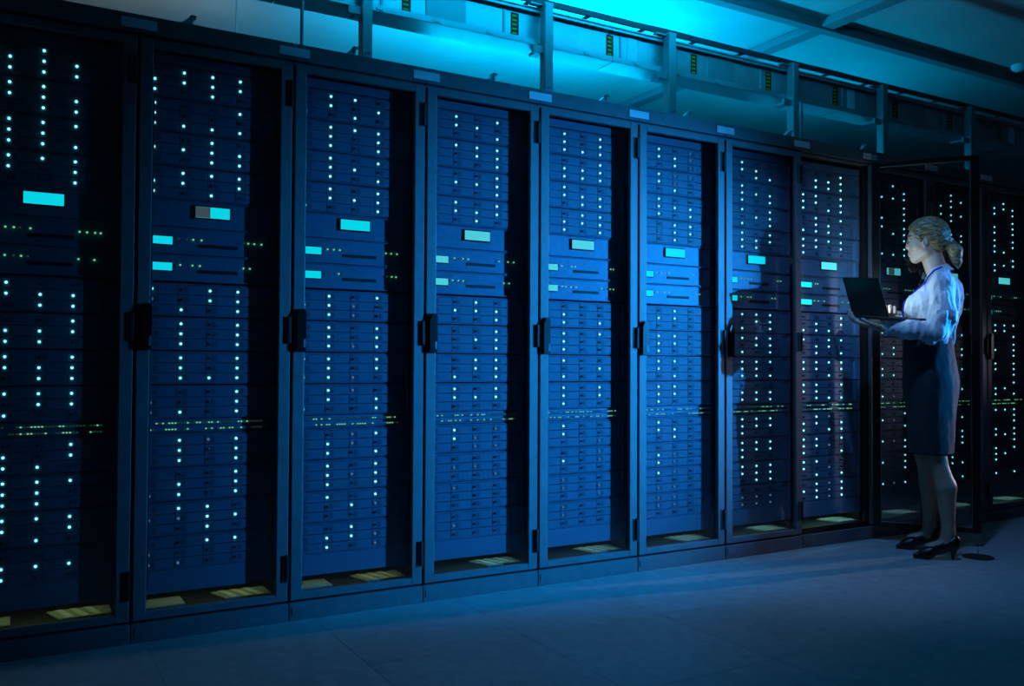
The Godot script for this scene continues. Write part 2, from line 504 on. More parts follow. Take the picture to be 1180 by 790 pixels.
func cabinet_meshes() -> void:
	var iw := W - 0.012
	# door, its origin on the hinge line at its right-hand bottom corner
	var dw := W - 0.010
	var dh := 2.0465
	var fr := 0.045
	var st := begin()
	box(st, Vector3(-dw + fr / 2, dh / 2, -0.010), Vector3(fr, dh, 0.024), 0.003)
	box(st, Vector3(-fr / 2, dh / 2, -0.010), Vector3(fr, dh, 0.024), 0.003)
	box(st, Vector3(-dw / 2, 0.0145, -0.010), Vector3(dw - 2 * fr + 0.006, 0.029, 0.0235), 0.003)
	box(st, Vector3(-dw / 2, dh - 0.0145, -0.010), Vector3(dw - 2 * fr + 0.006, 0.029, 0.0235), 0.003)
	meshes.door = done(st)
	st = begin()
	for q in [[-dw + fr / 2, dh / 2, fr - 0.004, dh - 0.004], [-fr / 2, dh / 2, fr - 0.004, dh - 0.004], [-dw / 2, 0.0145, dw - 2 * fr, 0.026], [-dw / 2, dh - 0.0145, dw - 2 * fr, 0.026]]:
		box(st, Vector3(q[0], q[1], -0.0228), Vector3(q[2], q[3], 0.0024), 0.0006)
	meshes.liner = done(st)
	meshes.pane = box_mesh(Vector3(-dw / 2, dh / 2, -0.012), Vector3(dw - 2 * fr + 0.008, dh - 0.05, 0.004))
	# swing handle: tall plate with a slanted upper corner, raised grip and lock
	st = begin()
	prism(st, PackedVector2Array([Vector2(0, 0), Vector2(0.040, 0), Vector2(0.040, 0.150), Vector2(0.034, 0.163), Vector2(0.014, 0.163), Vector2(0.0, 0.138)]), 0.0, 0.009)
	prism(st, PackedVector2Array([Vector2(0.003, 0.004), Vector2(0.028, 0.004), Vector2(0.028, 0.148), Vector2(0.024, 0.158), Vector2(0.015, 0.158), Vector2(0.003, 0.136)]), 0.008, 0.016)
	meshes.handle = done(st)
	meshes.lock = box_mesh(Vector3(0.034, 0.031, 0.0095), Vector3(0.008, 0.032, 0.006), 0.002)
	st = begin()
	box(st, Vector3(-0.004, 0.05, 0.004), Vector3(0.012, 0.1, 0.016), 0.002)
	meshes.hinge = done(st)
	meshes.slit = box_mesh(Vector3(-0.0245, 0.05, 0.0022), Vector3(0.005, 0.1, 0.002))
	st = begin()
	tube(st, [Vector3(0.006, -0.9, 0), Vector3(0.006, -0.06, 0), Vector3(-0.004, -0.03, 0.0), Vector3(-0.004, 0.05, 0), Vector3(0.006, 0.08, 0), Vector3(0.006, 0.85, 0)], 0.004, 6)
	meshes.rod = done(st)
	# carcass
	meshes.side = box_mesh(Vector3(0, 1.09, -0.5), Vector3(0.012, 2.06, 0.94), 0.001)
	meshes.roof = box_mesh(Vector3(W / 2, 2.16, -0.51), Vector3(W - 0.002, 0.08, 0.98), 0.002)
	meshes.fascia = box_mesh(Vector3(W / 2, 2.1675, -0.010), Vector3(W - 0.0015, 0.065, 0.020), 0.002)
	meshes.back = box_mesh(Vector3(W / 2, 1.09, -0.985), Vector3(W - 0.002, 2.06, 0.02), 0.001)
	meshes.plinth = box_mesh(Vector3(W / 2, 0.034, -0.011), Vector3(W - 0.0025, 0.068, 0.022), 0.0025)
	meshes.base = box_mesh(Vector3(W / 2, 0.0515, -0.50), Vector3(W - 0.004, 0.095, 0.95), 0.0)
	meshes.latch = box_mesh(Vector3(0.045, 0.036, 0.001), Vector3(0.066, 0.03, 0.003), 0.001)
	meshes.rail = box_mesh(Vector3(0, 1.09, -0.07), Vector3(0.018, 1.98, 0.02), 0.001)
	meshes.name_plate = box_mesh(Vector3(0, 2.166, 0.002), Vector3(0.118, 0.034, 0.003), 0.001)
	st = begin()
	box(st, Vector3(0.115, 0.1005, -0.115), Vector3(0.15, 0.006, 0.12))
	meshes.vent_plate = done(st)
	st = begin()
	prism(st, PackedVector2Array([Vector2(0.335, 0.055), Vector2(0.50, 0.055), Vector2(0.50, 0.175), Vector2(0.30, 0.175)]), -0.003, 0.003)
	meshes.slot_plate = done(st)
	st = begin()
	prism(st, PackedVector2Array([Vector2(0, 0.056), Vector2(0.022, 0.056), Vector2(-0.013, 0.174), Vector2(-0.035, 0.174)]), -0.003, 0.003)
	meshes.slot = done(st)
	meshes.strip = box_mesh(Vector3(W / 2, 0.2195, -0.125), Vector3(0.42, 0.008, 0.02), 0.001)
	# storage server: chassis with lips, and the drive caddy with its latch
	var x0 := 0.030
	var x1 := W - 0.030
	st = begin()
	box(st, Vector3((x0 + x1) / 2, 0.0602, -0.306), Vector3(x1 - x0, 0.1188, 0.5))
	box(st, Vector3((x0 + x1) / 2, 0.1165, -0.0535), Vector3(x1 - x0, 0.0045, 0.007), 0.001)
	box(st, Vector3((x0 + x1) / 2, 0.0035, -0.0535), Vector3(x1 - x0, 0.0045, 0.007), 0.001)
	box(st, Vector3(x0 + 0.006, 0.0602, -0.0535), Vector3(0.012, 0.108, 0.007), 0.001)
	box(st, Vector3(x1 - 0.012, 0.0602, -0.0535), Vector3(0.024, 0.108, 0.007), 0.001)
	meshes.chassis = done(st)
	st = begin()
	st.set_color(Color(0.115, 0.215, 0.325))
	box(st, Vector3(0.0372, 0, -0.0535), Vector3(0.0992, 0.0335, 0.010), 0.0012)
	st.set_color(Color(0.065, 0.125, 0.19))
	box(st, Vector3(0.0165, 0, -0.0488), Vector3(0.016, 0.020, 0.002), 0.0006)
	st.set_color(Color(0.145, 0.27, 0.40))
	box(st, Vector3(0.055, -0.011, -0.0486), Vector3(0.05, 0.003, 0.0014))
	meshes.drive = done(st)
	st = begin()
	tube(st, [Vector3(0, 0, -0.048), Vector3(0, 0, -0.0445), Vector3(0, 0, -0.0435)], [0.0048, 0.0048, 0.0028], 8)
	meshes.led = done(st)
	# appliances
	st = begin()
	box(st, Vector3((x0 + x1) / 2, 0.0495, -0.306), Vector3(x1 - x0, 0.0975, 0.5))
	box(st, Vector3((x0 + x1) / 2, 0.0955, -0.0535), Vector3(x1 - x0, 0.004, 0.007), 0.001)
	box(st, Vector3((x0 + x1) / 2, 0.0030, -0.0535), Vector3(x1 - x0, 0.004, 0.007), 0.001)
	meshes.unit_body = done(st)
	meshes.wide_rim = box_mesh(Vector3(0, 0, -0.053), Vector3(0.130, 0.050, 0.008), 0.002)
	meshes.wide_screen = box_mesh(Vector3(0, 0, -0.0488), Vector3(0.122, 0.040, 0.0015))
	meshes.part_screen = box_mesh(Vector3(0, 0, -0.0480), Vector3(0.052, 0.039, 0.0015))
	meshes.small_rim = box_mesh(Vector3(0, 0, -0.053), Vector3(0.092, 0.034, 0.008), 0.002)
	meshes.small_screen = box_mesh(Vector3(0, 0, -0.0488), Vector3(0.086, 0.028, 0.0015))
	meshes.grille = box_mesh(Vector3(0, 0, -0.0545), Vector3(0.14, 0.012, 0.004), 0.001)
	meshes.dot = box_mesh(Vector3(0, 0, -0.0485), Vector3(0.0065, 0.006, 0.003), 0.001)
	# switch
	st = begin()
	box(st, Vector3((x0 + x1) / 2, 0.025, -0.206), Vector3(x1 - x0, 0.049, 0.3))
	meshes.switch_body = done(st)
	meshes.ports = box_mesh(Vector3((x0 + x1) / 2, 0.0125, -0.0535), Vector3(x1 - x0 - 0.05, 0.012, 0.006), 0.001)
	meshes.dash = box_mesh(Vector3(0, 0, -0.0490), Vector3(0.0065, 0.0045, 0.003), 0.001)
	meshes.blank_low = box_mesh(Vector3((x0 + x1) / 2, 0.040, -0.055), Vector3(x1 - x0, 0.080, 0.012), 0.002)
	meshes.blank_high = box_mesh(Vector3((x0 + x1) / 2, 0.019, -0.055), Vector3(x1 - x0, 0.036, 0.012), 0.002)

func storage_server(n: int, where: String, y: float, cols: Array, block: int) -> void:
	var t := thing("storage_server", "twelve-bay storage server, %s in the %s cabinet from the left" % [where, ORD[n]], "server", Vector3((n - 1) * W, y, 0), 0, "storage servers in the cabinets")
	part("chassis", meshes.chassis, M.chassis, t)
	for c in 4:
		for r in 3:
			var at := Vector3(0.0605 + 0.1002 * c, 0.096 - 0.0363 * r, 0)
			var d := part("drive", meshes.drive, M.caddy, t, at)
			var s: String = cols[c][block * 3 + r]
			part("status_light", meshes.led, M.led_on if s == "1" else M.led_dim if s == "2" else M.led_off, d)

func cabinets() -> void:
	cabinet_meshes()
	for n in range(1, CABINETS + 1):
		var x := (n - 1) * W
		var state := "with its glass door swung open" if n == 8 else "with a closed smoked glass door"
		var t := thing("server_cabinet", "tall black server cabinet %s, %s from the left" % [state, ORD[n]], "server cabinet", Vector3(x, 0, 0), 0, "row of server cabinets")
		part("side_panel", meshes.side, M.coat_dark, t, Vector3(0.008, 0, 0))
		part("side_panel", meshes.side, M.coat_dark, t, Vector3(W - 0.008, 0, 0))
		part("roof_panel", meshes.roof, M.coat, t)
		part("fascia", meshes.fascia, M.coat, t)
		part("back_panel", meshes.back, M.coat_dark, t)
		var pl := part("plinth", meshes.plinth, M.coat, t)
		part("latch_plate", meshes.latch, M.coat, pl)
		part("base_panel", meshes.base, M.rubber, t)
		part("mounting_rail", meshes.rail, M.coat_dark, t, Vector3(0.024, 0, 0))
		part("mounting_rail", meshes.rail, M.coat_dark, t, Vector3(W - 0.024, 0, 0))
		part("name_plate", meshes.name_plate, M.plate, t, Vector3(W, 0, 0))
		if n < 4:
			part("vent_plate", meshes.vent_plate, M.vent_metal, t)
		var sp := part("slot_plate", meshes.slot_plate, M.vent_metal, t, Vector3(0, 0.1005, 0))
		sp.rotation.x = -PI / 2
		for k in 3:
			part("slat", meshes.slot, M.slat_metal, sp, Vector3(0.362 + 0.045 * k, 0, 0.002))
		# an added, unseen light strip behind the lower blanking panel brightens the floor plates
		var warm_strip: bool = n < 4
		part("added_light_strip", meshes.strip, M.strip_warm_light if warm_strip else M.strip_cold_light, t)
		var sl := AreaLight3D.new()
		sl.name = "added_strip_light"
		sl.area_size = Vector2(0.40, 0.016)
		sl.light_color = Color(0.86, 1.0, 0.64) if warm_strip else Color(0.66, 1.0, 0.96)
		sl.light_energy = 0.007 if warm_strip else 0.012
		sl.shadow_enabled = true
		sl.area_range = 20.0
		t.add_child(sl, true)
		sl.position = Vector3(W / 2, 0.2145, -0.125)
		sl.rotation.x = -PI / 2
		var d := part("door", meshes.door, M.coat, t, Vector3(W - 0.005, 0.0765, -0.002))
		part("glass_pane", meshes.pane, M.glass, d)
		part("inner_liner", meshes.liner, M.black_plastic, d)
		var h := part("handle", meshes.handle, M.black_plastic, d, Vector3(-W + 0.010 + 0.009, 0.944, 0.002))
		var lk := part("lock", meshes.lock, M.chrome, d, Vector3(-W + 0.010 + 0.009, 0.944, 0.002))
		lk.set_meta("label", "chrome lock plate")
		part("locking_rod", meshes.rod, M.coat_dark, d, Vector3(-W + 0.055, 1.0, -0.03))
		for y in [0.075, 0.975, 1.878]:
			part("hinge", meshes.hinge, M.rubber, d, Vector3(0, y, 0))
			part("hinge_slot", meshes.slit, M.rubber, d, Vector3(0, y, 0))
		if n == 8:
			d.position.z = 0.012
			d.rotation.y = deg_to_rad(127.0)
		# contents, from the top
		var p: Array = PAT[n]
		var bl := thing("blanking_panel", "narrow blanking panel above the top server in the %s cabinet from the left" % ORD[n], "panel", Vector3(x, 2.0575, 0), 0, "upper blanking panels")
		part("panel_sheet", meshes.blank_high, M.blank, bl)
		for k in 4:
			storage_server(n, ["topmost", "second from top", "third from top", "fourth from top"][k], 1.936 - 0.1225 * k, p[0], k)
		wide_unit(n, x)
		for k in 2:
			small_unit(n, x, k)
		for k in 4:
			storage_server(n, ["first below the small-screen appliances", "second below the small-screen appliances", "third below the small-screen appliances", "just above the network switch"][k], 1.144 - 0.1236 * k, p[1], k)
		network_switch(n, x)
		for k in 4:
			storage_server(n, ["first below the network switch", "second below the network switch", "third below the network switch", "lowest"][k], 0.599 - 0.1225 * k, p[2], k)
		bl = thing("blanking_panel", "plain blanking panel below the lowest server in the %s cabinet from the left" % ORD[n], "panel", Vector3(x, 0.151, 0), 0, "lower blanking panels")
		part("panel_sheet", meshes.blank_low, M.blank, bl)

func wide_unit(n: int, x: float) -> void:
	var t := thing("display_server", "server with one wide lit screen in the %s cabinet from the left" % ORD[n], "server", Vector3(x, 1.469, 0), 0, "servers with a wide screen")
	part("chassis", meshes.unit_body, M.chassis, t)
	var r := part("screen_frame", meshes.wide_rim, M.screen_rim, t, Vector3(W - 0.285, 0.060, 0))
	var m: Material = M.screen_cyan if n in [1, 2, 3, 6, 7] else M.screen_pale
	part("screen", meshes.wide_screen, m, r)
	if n == 2:
		part("screen_section", meshes.part_screen, M.screen_grey, r, Vector3(-0.035, 0, 0))
	if n == 9:
		part("screen_section", meshes.part_screen, M.screen_grey, r, Vector3(-0.02, 0, 0))

func small_unit(n: int, x: float, k: int) -> void:
	var t := thing("appliance_server", "%s of two appliances with small cyan screens in the %s cabinet from the left" % [["upper", "lower"][k], ORD[n]], "server", Vector3(x, 1.370 - 0.0995 * k, 0), 0, "appliances with a small screen")
	part("chassis", meshes.unit_body, M.chassis, t)
	var y := 0.047 if k == 0 else 0.052
	var r := part("screen_frame", meshes.small_rim, M.screen_rim, t, Vector3(0.085, y, 0))
	part("screen", meshes.small_screen, M.screen_pale if n in [4, 5] else M.screen_cyan, r)
	part("grille", meshes.grille, M.coat_dark, t, Vector3(0.29, y - 0.012, 0))
	var g := rng
	for q in 4:
		if q == 1 and g.randf() < 0.3:
			continue
		part("status_light", meshes.dot, M.led_green if g.randf() < 0.75 else M.led_green_dim, t, Vector3(0.150 + q * 0.024 + g.randf() * 0.008, y + 0.008, 0))
	for q in 4:
		if g.randf() < 0.25:
			continue
		part("status_light", meshes.dot, M.led_green if g.randf() < 0.75 else M.led_green_dim, t, Vector3(0.375 + q * 0.022 + g.randf() * 0.008, y + 0.008, 0))

func network_switch(n: int, x: float) -> void:
	var t := thing("network_switch", "thin network switch with two rows of green lights in the %s cabinet from the left" % ORD[n], "network switch", Vector3(x, 0.7215, 0), 0, "network switches")
	part("chassis", meshes.switch_body, M.chassis, t)
	for r in 2:
		part("port_row", meshes.ports, M.blank, t, Vector3(0, 0.0225 * r, 0))
		var run := 0
		for c in 38:
			if run <= 0:
				run = rng.randi_range(2, 6) * (1 if rng.randf() < 0.5 else -1)
				if run < 0:
					run = run - 100
			var lit := run > 0
			run += -1 if run > 0 else 1
			if run == -100:
				run = 0
			if lit:
				part("port_light", meshes.dash, M.led_green if rng.randf() < 0.45 else M.led_green_dim, t, Vector3(0.062 + 0.0106 * c, 0.0135 + 0.0225 * r, 0))

# ------------------------------------------------------------------ lamps
func dir_at(deg: float) -> Vector3:
	return Vector3(-sin(deg_to_rad(deg)), 0, -cos(deg_to_rad(deg)))

func lamp_stand(base: Vector3, label: String, top: float) -> void:
	var t := thing("lamp_stand", label, "lamp stand", base, 0, "tripod lamp stands")
	var st := begin()
	tube(st, [Vector3(0, 0.35, 0), Vector3(0, top, 0)], 0.016, 10)
	part("pole", done(st), M.black_plastic, t)
	for k in 3:
		st = begin()
		var a := TAU * k / 3 + 0.4
		tube(st, [Vector3(0, 0.62, 0), Vector3(cos(a) * 0.32, 0.012, sin(a) * 0.32)], 0.012, 8)
		part("leg", done(st), M.black_plastic, t)

func lamps() -> void:
	# two lamp heads on one stand at the far end of the aisle
	var st := begin()
	var stands := [[Vector3(8.25, 0, 3.37), "far from the cabinets", 1.95], [Vector3(8.37, 0, 1.00), "nearer the cabinets", 1.40]]
	for sd in stands:
		lamp_stand(sd[0], "black tripod lamp stand at the far end of the aisle, " + sd[1], sd[2])
	glow("lamp_face_blue", Color(0.10, 0.61, 1.0), 3.0)
	glow("lamp_face_white", Color(0.93, 0.90, 1.0), 2.0)
	glow("lamp_face_lilac", Color(0.42, 0.66, 1.0), 2.0)
	for q in [[LAMP_BLUE, BLUE_AIM, M.lamp_face_blue, "round flood lamp with a blue face and two added barn doors on a stand"], [LAMP_WHITE, WHITE_AIM, M.lamp_face_white, "round spot lamp with a white face on a stand"], [LAMP_LILAC, LILAC_AIM, M.lamp_face_lilac, "round lilac spot lamp hung under the aisle ceiling"]]:
		var o := thing("flood_lamp", q[3], "lamp", q[0])
		var dir: Vector3 = (q[1] - q[0]).normalized()
		o.look_at_from_position(q[0], q[1])
		st = begin()
		tube(st, [Vector3(0, 0, 0.022), Vector3(0, 0, 0.03), Vector3(0, 0, 0.10), Vector3(0, 0, 0.15)], [0.1, 0.105, 0.095, 0.06], 20)
		part("housing", done(st), M.black_plastic, o)
		st = begin()
		tube(st, [Vector3(0, 0, 0.012), Vector3(0, 0, 0.021)], 0.094, 20)
		part("lamp_face", done(st), q[2], o)
		if q[2] == M.lamp_face_blue:
			# unseen barn doors, added to narrow the light; angles from the cabinets' normal
			var inv := o.global_transform.affine_inverse()
			for a in [[62.3, 84.0], [57.8, 33.0]]:
				var tip := dir_at(a[0]) * 0.35
				var root := dir_at(a[1]) * 0.13
				st = begin()
				var up := Vector3(0, 0.26, 0)
				var th := Vector3(0, 0, 0.003)
				var p := [root - up * 0.5, tip - up, tip + up, root + up * 0.5]
				quad(st, p[0], p[1], p[2], p[3])
				quad(st, p[3] + th, p[2] + th, p[1] + th, p[0] + th)
				var bd := part("added_barn_door", done(st), M.black_plastic, o)
				bd.transform = Transform3D(inv.basis, Vector3.ZERO)
	# light bars
	glow("bar_face", Color(0.0, 0.74, 1.0), 2.0)
	var where := ["hung under the ceiling over the aisle", "on arms behind the middle cabinets", "on arms behind the far cabinets"]
	for k in 3:
		var q: Array = WASH[k]
		var bar := thing("light_bar", "cyan light bar " + where[k], "light bar", q[0])
		bar.rotation.x = deg_to_rad(q[3])
		part("housing", box_mesh(Vector3(0, 0, 0.028), Vector3(q[1] + 0.06, 0.09, 0.044), 0.004), M.black_plastic, bar)
		part("lamp_face", box_mesh(Vector3(0, 0, 0.0035), Vector3(q[1], 0.07, 0.005)), M.bar_face, bar)
		for sx in [-0.5, 0.5]:
			if k == 0:
				var st2 := begin()
				tube(st2, [Vector3(0, 0, 0), Vector3(0, CEILING - q[0].y - 0.01, 0)], 0.004, 6)
				var hg := part("hanger", done(st2), M.steel_post, bar, Vector3(sx * (q[1] + 0.03), 0, 0.03))
				hg.rotation.x = -deg_to_rad(q[3])
			else:
				# arm from the roof's rear edge; the bar's own -z points up
				part("arm", box_mesh(Vector3(sx * 0.8 * q[1], 0.13, 0.1035), Vector3(0.03, 0.36, 0.013), 0.002), M.steel_post, bar)
				part("strut", box_mesh(Vector3(sx * 0.8 * q[1], 0.03, 0.07), Vector3(0.03, 0.012, 0.06), 0.002), M.steel_post, bar)
	# pendant tube over the rear aisle
	var b := thing("tube_lamp", "warm tube lamp hung over the aisle behind the cabinets", "lamp", Vector3(0.6, 2.52, -1.9))
	part("housing", box_mesh(Vector3(0, 0.01, 0), Vector3(1.6, 0.03, 0.07), 0.004), M.plate, b)
	glow("tube_face", Color(1.0, 0.93, 0.62), 1.5)
	part("lamp_face", box_mesh(Vector3(0, 0.032, 0), Vector3(1.5, 0.012, 0.05), 0.003), M.tube_face, b)
	for sx in [-0.7, 0.7]:
		st = begin()
		tube(st, [Vector3(sx, 0.02, 0), Vector3(sx, CEILING - 2.52, 0)], 0.004, 6)
		part("hanger", done(st), M.steel_post, b)

# ------------------------------------------------------------------ the woman: distance fields meshed as surface nets
class Field:
	var lo: Vector3
	var c: float
	var nx: int
	var ny: int
	var nz: int
	var d: PackedFloat32Array

	func _init(a: Vector3, b: Vector3, cell: float) -> void:
		lo = a
		c = cell
		nx = int(ceil((b.x - a.x) / cell)) + 1
		ny = int(ceil((b.y - a.y) / cell)) + 1
		nz = int(ceil((b.z - a.z) / cell)) + 1
		d = PackedFloat32Array()
		d.resize(nx * ny * nz)
		d.fill(1.0)

	func span(a: Vector3, b: Vector3) -> Array:
		var i0 := Vector3i(((a - lo) / c).floor()).clamp(Vector3i.ZERO, Vector3i(nx - 1, ny - 1, nz - 1))
		var i1 := Vector3i(((b - lo) / c).ceil()).clamp(Vector3i.ZERO, Vector3i(nx - 1, ny - 1, nz - 1))
		return [i0, i1]

	func put(at: int, v: float, k: float, cut: bool) -> void:
		var o := d[at]
		if cut:
			var w := -v
			var h := maxf(k - absf(o - w), 0.0)
			d[at] = maxf(o, w) + (h * h * 0.25 / k if k > 0.0 else 0.0)
		else:
			var h := maxf(k - absf(o - v), 0.0)
			d[at] = minf(o, v) - (h * h * 0.25 / k if k > 0.0 else 0.0)

	func capsule(a: Vector3, b: Vector3, ra: float, rb: float, k := 0.02, cut := false) -> void:
		var m := maxf(ra, rb) + k + 3.0 * c
		var s := span(a.min(b) - Vector3(m, m, m), a.max(b) + Vector3(m, m, m))
		var ab := b - a
		var l2 := maxf(ab.length_squared(), 1e-9)
		for z in range(s[0].z, s[1].z + 1):
			for y in range(s[0].y, s[1].y + 1):
				var row := (z * ny + y) * nx
				for x in range(s[0].x, s[1].x + 1):
					var p := lo + Vector3(x, y, z) * c - a
					var t := clampf(p.dot(ab) / l2, 0.0, 1.0)
					put(row + x, (p - ab * t).length() - lerpf(ra, rb, t), k, cut)

	func blob(at: Vector3, r: Vector3, k := 0.02, turn := Basis.IDENTITY, cut := false) -> void:
		var m := maxf(r.x, maxf(r.y, r.z)) + k + 3.0 * c
		var s := span(at - Vector3(m, m, m), at + Vector3(m, m, m))
		var inv := turn.transposed()
		for z in range(s[0].z, s[1].z + 1):
			for y in range(s[0].y, s[1].y + 1):
				var row := (z * ny + y) * nx
				for x in range(s[0].x, s[1].x + 1):
					var p := inv * (lo + Vector3(x, y, z) * c - at)
					var q := p / r
					var k0 := q.length()
					var k1 := (q / r).length()
					put(row + x, k0 * (k0 - 1.0) / maxf(k1, 1e-6), k, cut)

	func loft(rows: Array, k := 0.02) -> void:
		# rows of [y, centre x, centre z, half width x, half depth z] from low to high; elliptical sections
		var y0: float = rows[0][0]
		var y1: float = rows[-1][0]
		for y in ny:
			var h := lo.y + y * c
			if h < y0 - k - 3.0 * c or h > y1 + k + 3.0 * c:
				continue
			var g := clampf(h, y0, y1)
			var i := 0
			while i < rows.size() - 2 and g > rows[i + 1][0]:
				i += 1
			var t := (g - float(rows[i][0])) / (float(rows[i + 1][0]) - float(rows[i][0]))
			var pre: Array = rows[maxi(i - 1, 0)]
			var nex: Array = rows[mini(i + 2, rows.size() - 1)]
			var v := []
			for q in range(1, 5):
				v.append(cubic_interpolate(float(rows[i][q]), float(rows[i + 1][q]), float(pre[q]), float(nex[q]), t))
			var over := absf(h - g)
			for z in nz:
				var row := (z * ny + y) * nx
				var pz := (lo.z + z * c - float(v[1])) / float(v[3])
				for x in nx:
					var px := (lo.x + x * c - float(v[0])) / float(v[2])
					var e := sqrt(px * px + pz * pz)
					var dist := (e - 1.0) * minf(v[2], v[3])
					if over > 0.0:
						dist = maxf(dist, 0.0) + over if dist > 0.0 else over
					if dist < k + 4.0 * c:
						put(row + x, dist, k, false)

	func plane(p: Vector3, n: Vector3, k := 0.005) -> void:
		# cut away what lies on the side n points to
		for z in nz:
			for y in ny:
				var row := (z * ny + y) * nx
				for x in nx:
					put(row + x, -(lo + Vector3(x, y, z) * c - p).dot(n), k, true)

	func ripple(noise: FastNoiseLite, amount: float, squash: Vector3) -> void:
		for z in nz:
			for y in ny:
				var row := (z * ny + y) * nx
				for x in nx:
					if absf(d[row + x]) < 4.0 * c + amount:
						d[row + x] += amount * noise.get_noise_3dv((lo + Vector3(x, y, z) * c) * squash)

	func mesh_into(out: Dictionary, tint: Callable) -> void:
		var index := PackedInt32Array()
		index.resize(nx * ny * nz)
		index.fill(-1)
		var sx := 1
		var sy := nx
		var sz := nx * ny
		var base: int = out.v.size()
		var offs := [0, sx, sy, sx + sy, sz, sx + sz, sy + sz, sx + sy + sz]
		for z in nz - 1:
			for y in ny - 1:
				for x in nx - 1:
					var at := (z * ny + y) * nx + x
					var inside := 0
					for o in offs:
						if d[at + o] < 0.0:
							inside += 1
					if inside == 0 or inside == 8:
						continue
					var sum := Vector3.ZERO
					var n := 0
					for e in EDGES:
						var a: float = d[at + offs[e[0]]]
						var b: float = d[at + offs[e[1]]]
						if (a < 0.0) != (b < 0.0):
							sum += (CORNER[e[0]] as Vector3).lerp(CORNER[e[1]], a / (a - b))
							n += 1
					var local := sum / n
					var gx := 0.0
					var gy := 0.0
					var gz := 0.0
					for q in 4:
						var i0: int = [0, 2, 4, 6][q]
						gx += d[at + offs[i0 + 1]] - d[at + offs[i0]]
						var j0: int = [0, 1, 4, 5][q]
						gy += d[at + offs[j0 + 2]] - d[at + offs[j0]]
						gz += d[at + offs[q + 4]] - d[at + offs[q]]
					var p := lo + (Vector3(x, y, z) + local) * c
					index[at] = out.v.size()
					out.v.append(p)
					out.n.append(Vector3(gx, gy, gz).normalized())
					out.c.append(tint.call(p))
		for z in range(1, nz - 1):
			for y in range(1, ny - 1):
				for x in range(1, nx - 1):
					var at := (z * ny + y) * nx + x
					var a := d[at] < 0.0
					for ax in 3:
						var s: int = [sx, sy, sz][ax]
						var b := d[at + s] < 0.0
						if a == b:
							continue
						var u: int = [sy, sz, sx][ax]
						var w: int = [sz, sx, sy][ax]
						var q := [index[at - u - w], index[at - w], index[at], index[at - u]]
						if q.min() < 0:
							continue
						if a:
							q.reverse()
						out.i.append_array([q[0], q[1], q[2], q[0], q[2], q[3]])

	const CORNER := [Vector3(0, 0, 0), Vector3(1, 0, 0), Vector3(0, 1, 0), Vector3(1, 1, 0), Vector3(0, 0, 1), Vector3(1, 0, 1), Vector3(0, 1, 1), Vector3(1, 1, 1)]
	const EDGES := [[0, 1], [2, 3], [4, 5], [6, 7], [0, 2], [1, 3], [4, 6], [5, 7], [0, 4], [1, 5], [2, 6], [3, 7]]

func skin_arrays() -> Dictionary:
	return {"v": PackedVector3Array(), "n": PackedVector3Array(), "c": PackedColorArray(), "i": PackedInt32Array()}

func skin_mesh(o: Dictionary) -> ArrayMesh:
	var a := []
	a.resize(Mesh.ARRAY_MAX)
	a[Mesh.ARRAY_VERTEX] = o.v
	a[Mesh.ARRAY_NORMAL] = o.n
	a[Mesh.ARRAY_COLOR] = o.c
	a[Mesh.ARRAY_INDEX] = o.i
	var m := ArrayMesh.new()
	m.add_surface_from_arrays(Mesh.PRIMITIVE_TRIANGLES, a)
	return m

func plain(_p: Vector3) -> Color:
	return Color.WHITE

func face_tint(p: Vector3) -> Color:
	var skin := Color(0.60, 0.385, 0.29)
	if p.y < 0.56:
		return Color(0.34, 0.205, 0.14)      # leg skin darkened, shade put into the colour
	var q := Vector3(absf(p.x), p.y, p.z)
	if q.distance_to(Vector3(0.012, 1.5655, 0.127)) < 0.013 and absf(p.y - 1.5655) < 0.007:
		return Color(0.46, 0.22, 0.19)
	if ((q - Vector3(0.031, 1.638, 0.116)) / Vector3(0.015, 0.0065, 0.02)).length() < 1.0:
		return Color(0.06, 0.05, 0.045) if absf(q.x - 0.031) < 0.006 else Color(0.7, 0.68, 0.66)
	if ((q - Vector3(0.032, 1.659, 0.122)) / Vector3(0.02, 0.0045, 0.02)).length() < 1.0:
		return Color(0.17, 0.11, 0.06)
	return skin

func finger(f: Field, pts: Array, r0: float, r1: float) -> void:
	for k in pts.size() - 1:
		f.capsule(pts[k], pts[k + 1], lerpf(r0, r1, float(k) / (pts.size() - 1)), lerpf(r0, r1, float(k + 1) / (pts.size() - 1)), 0.005)

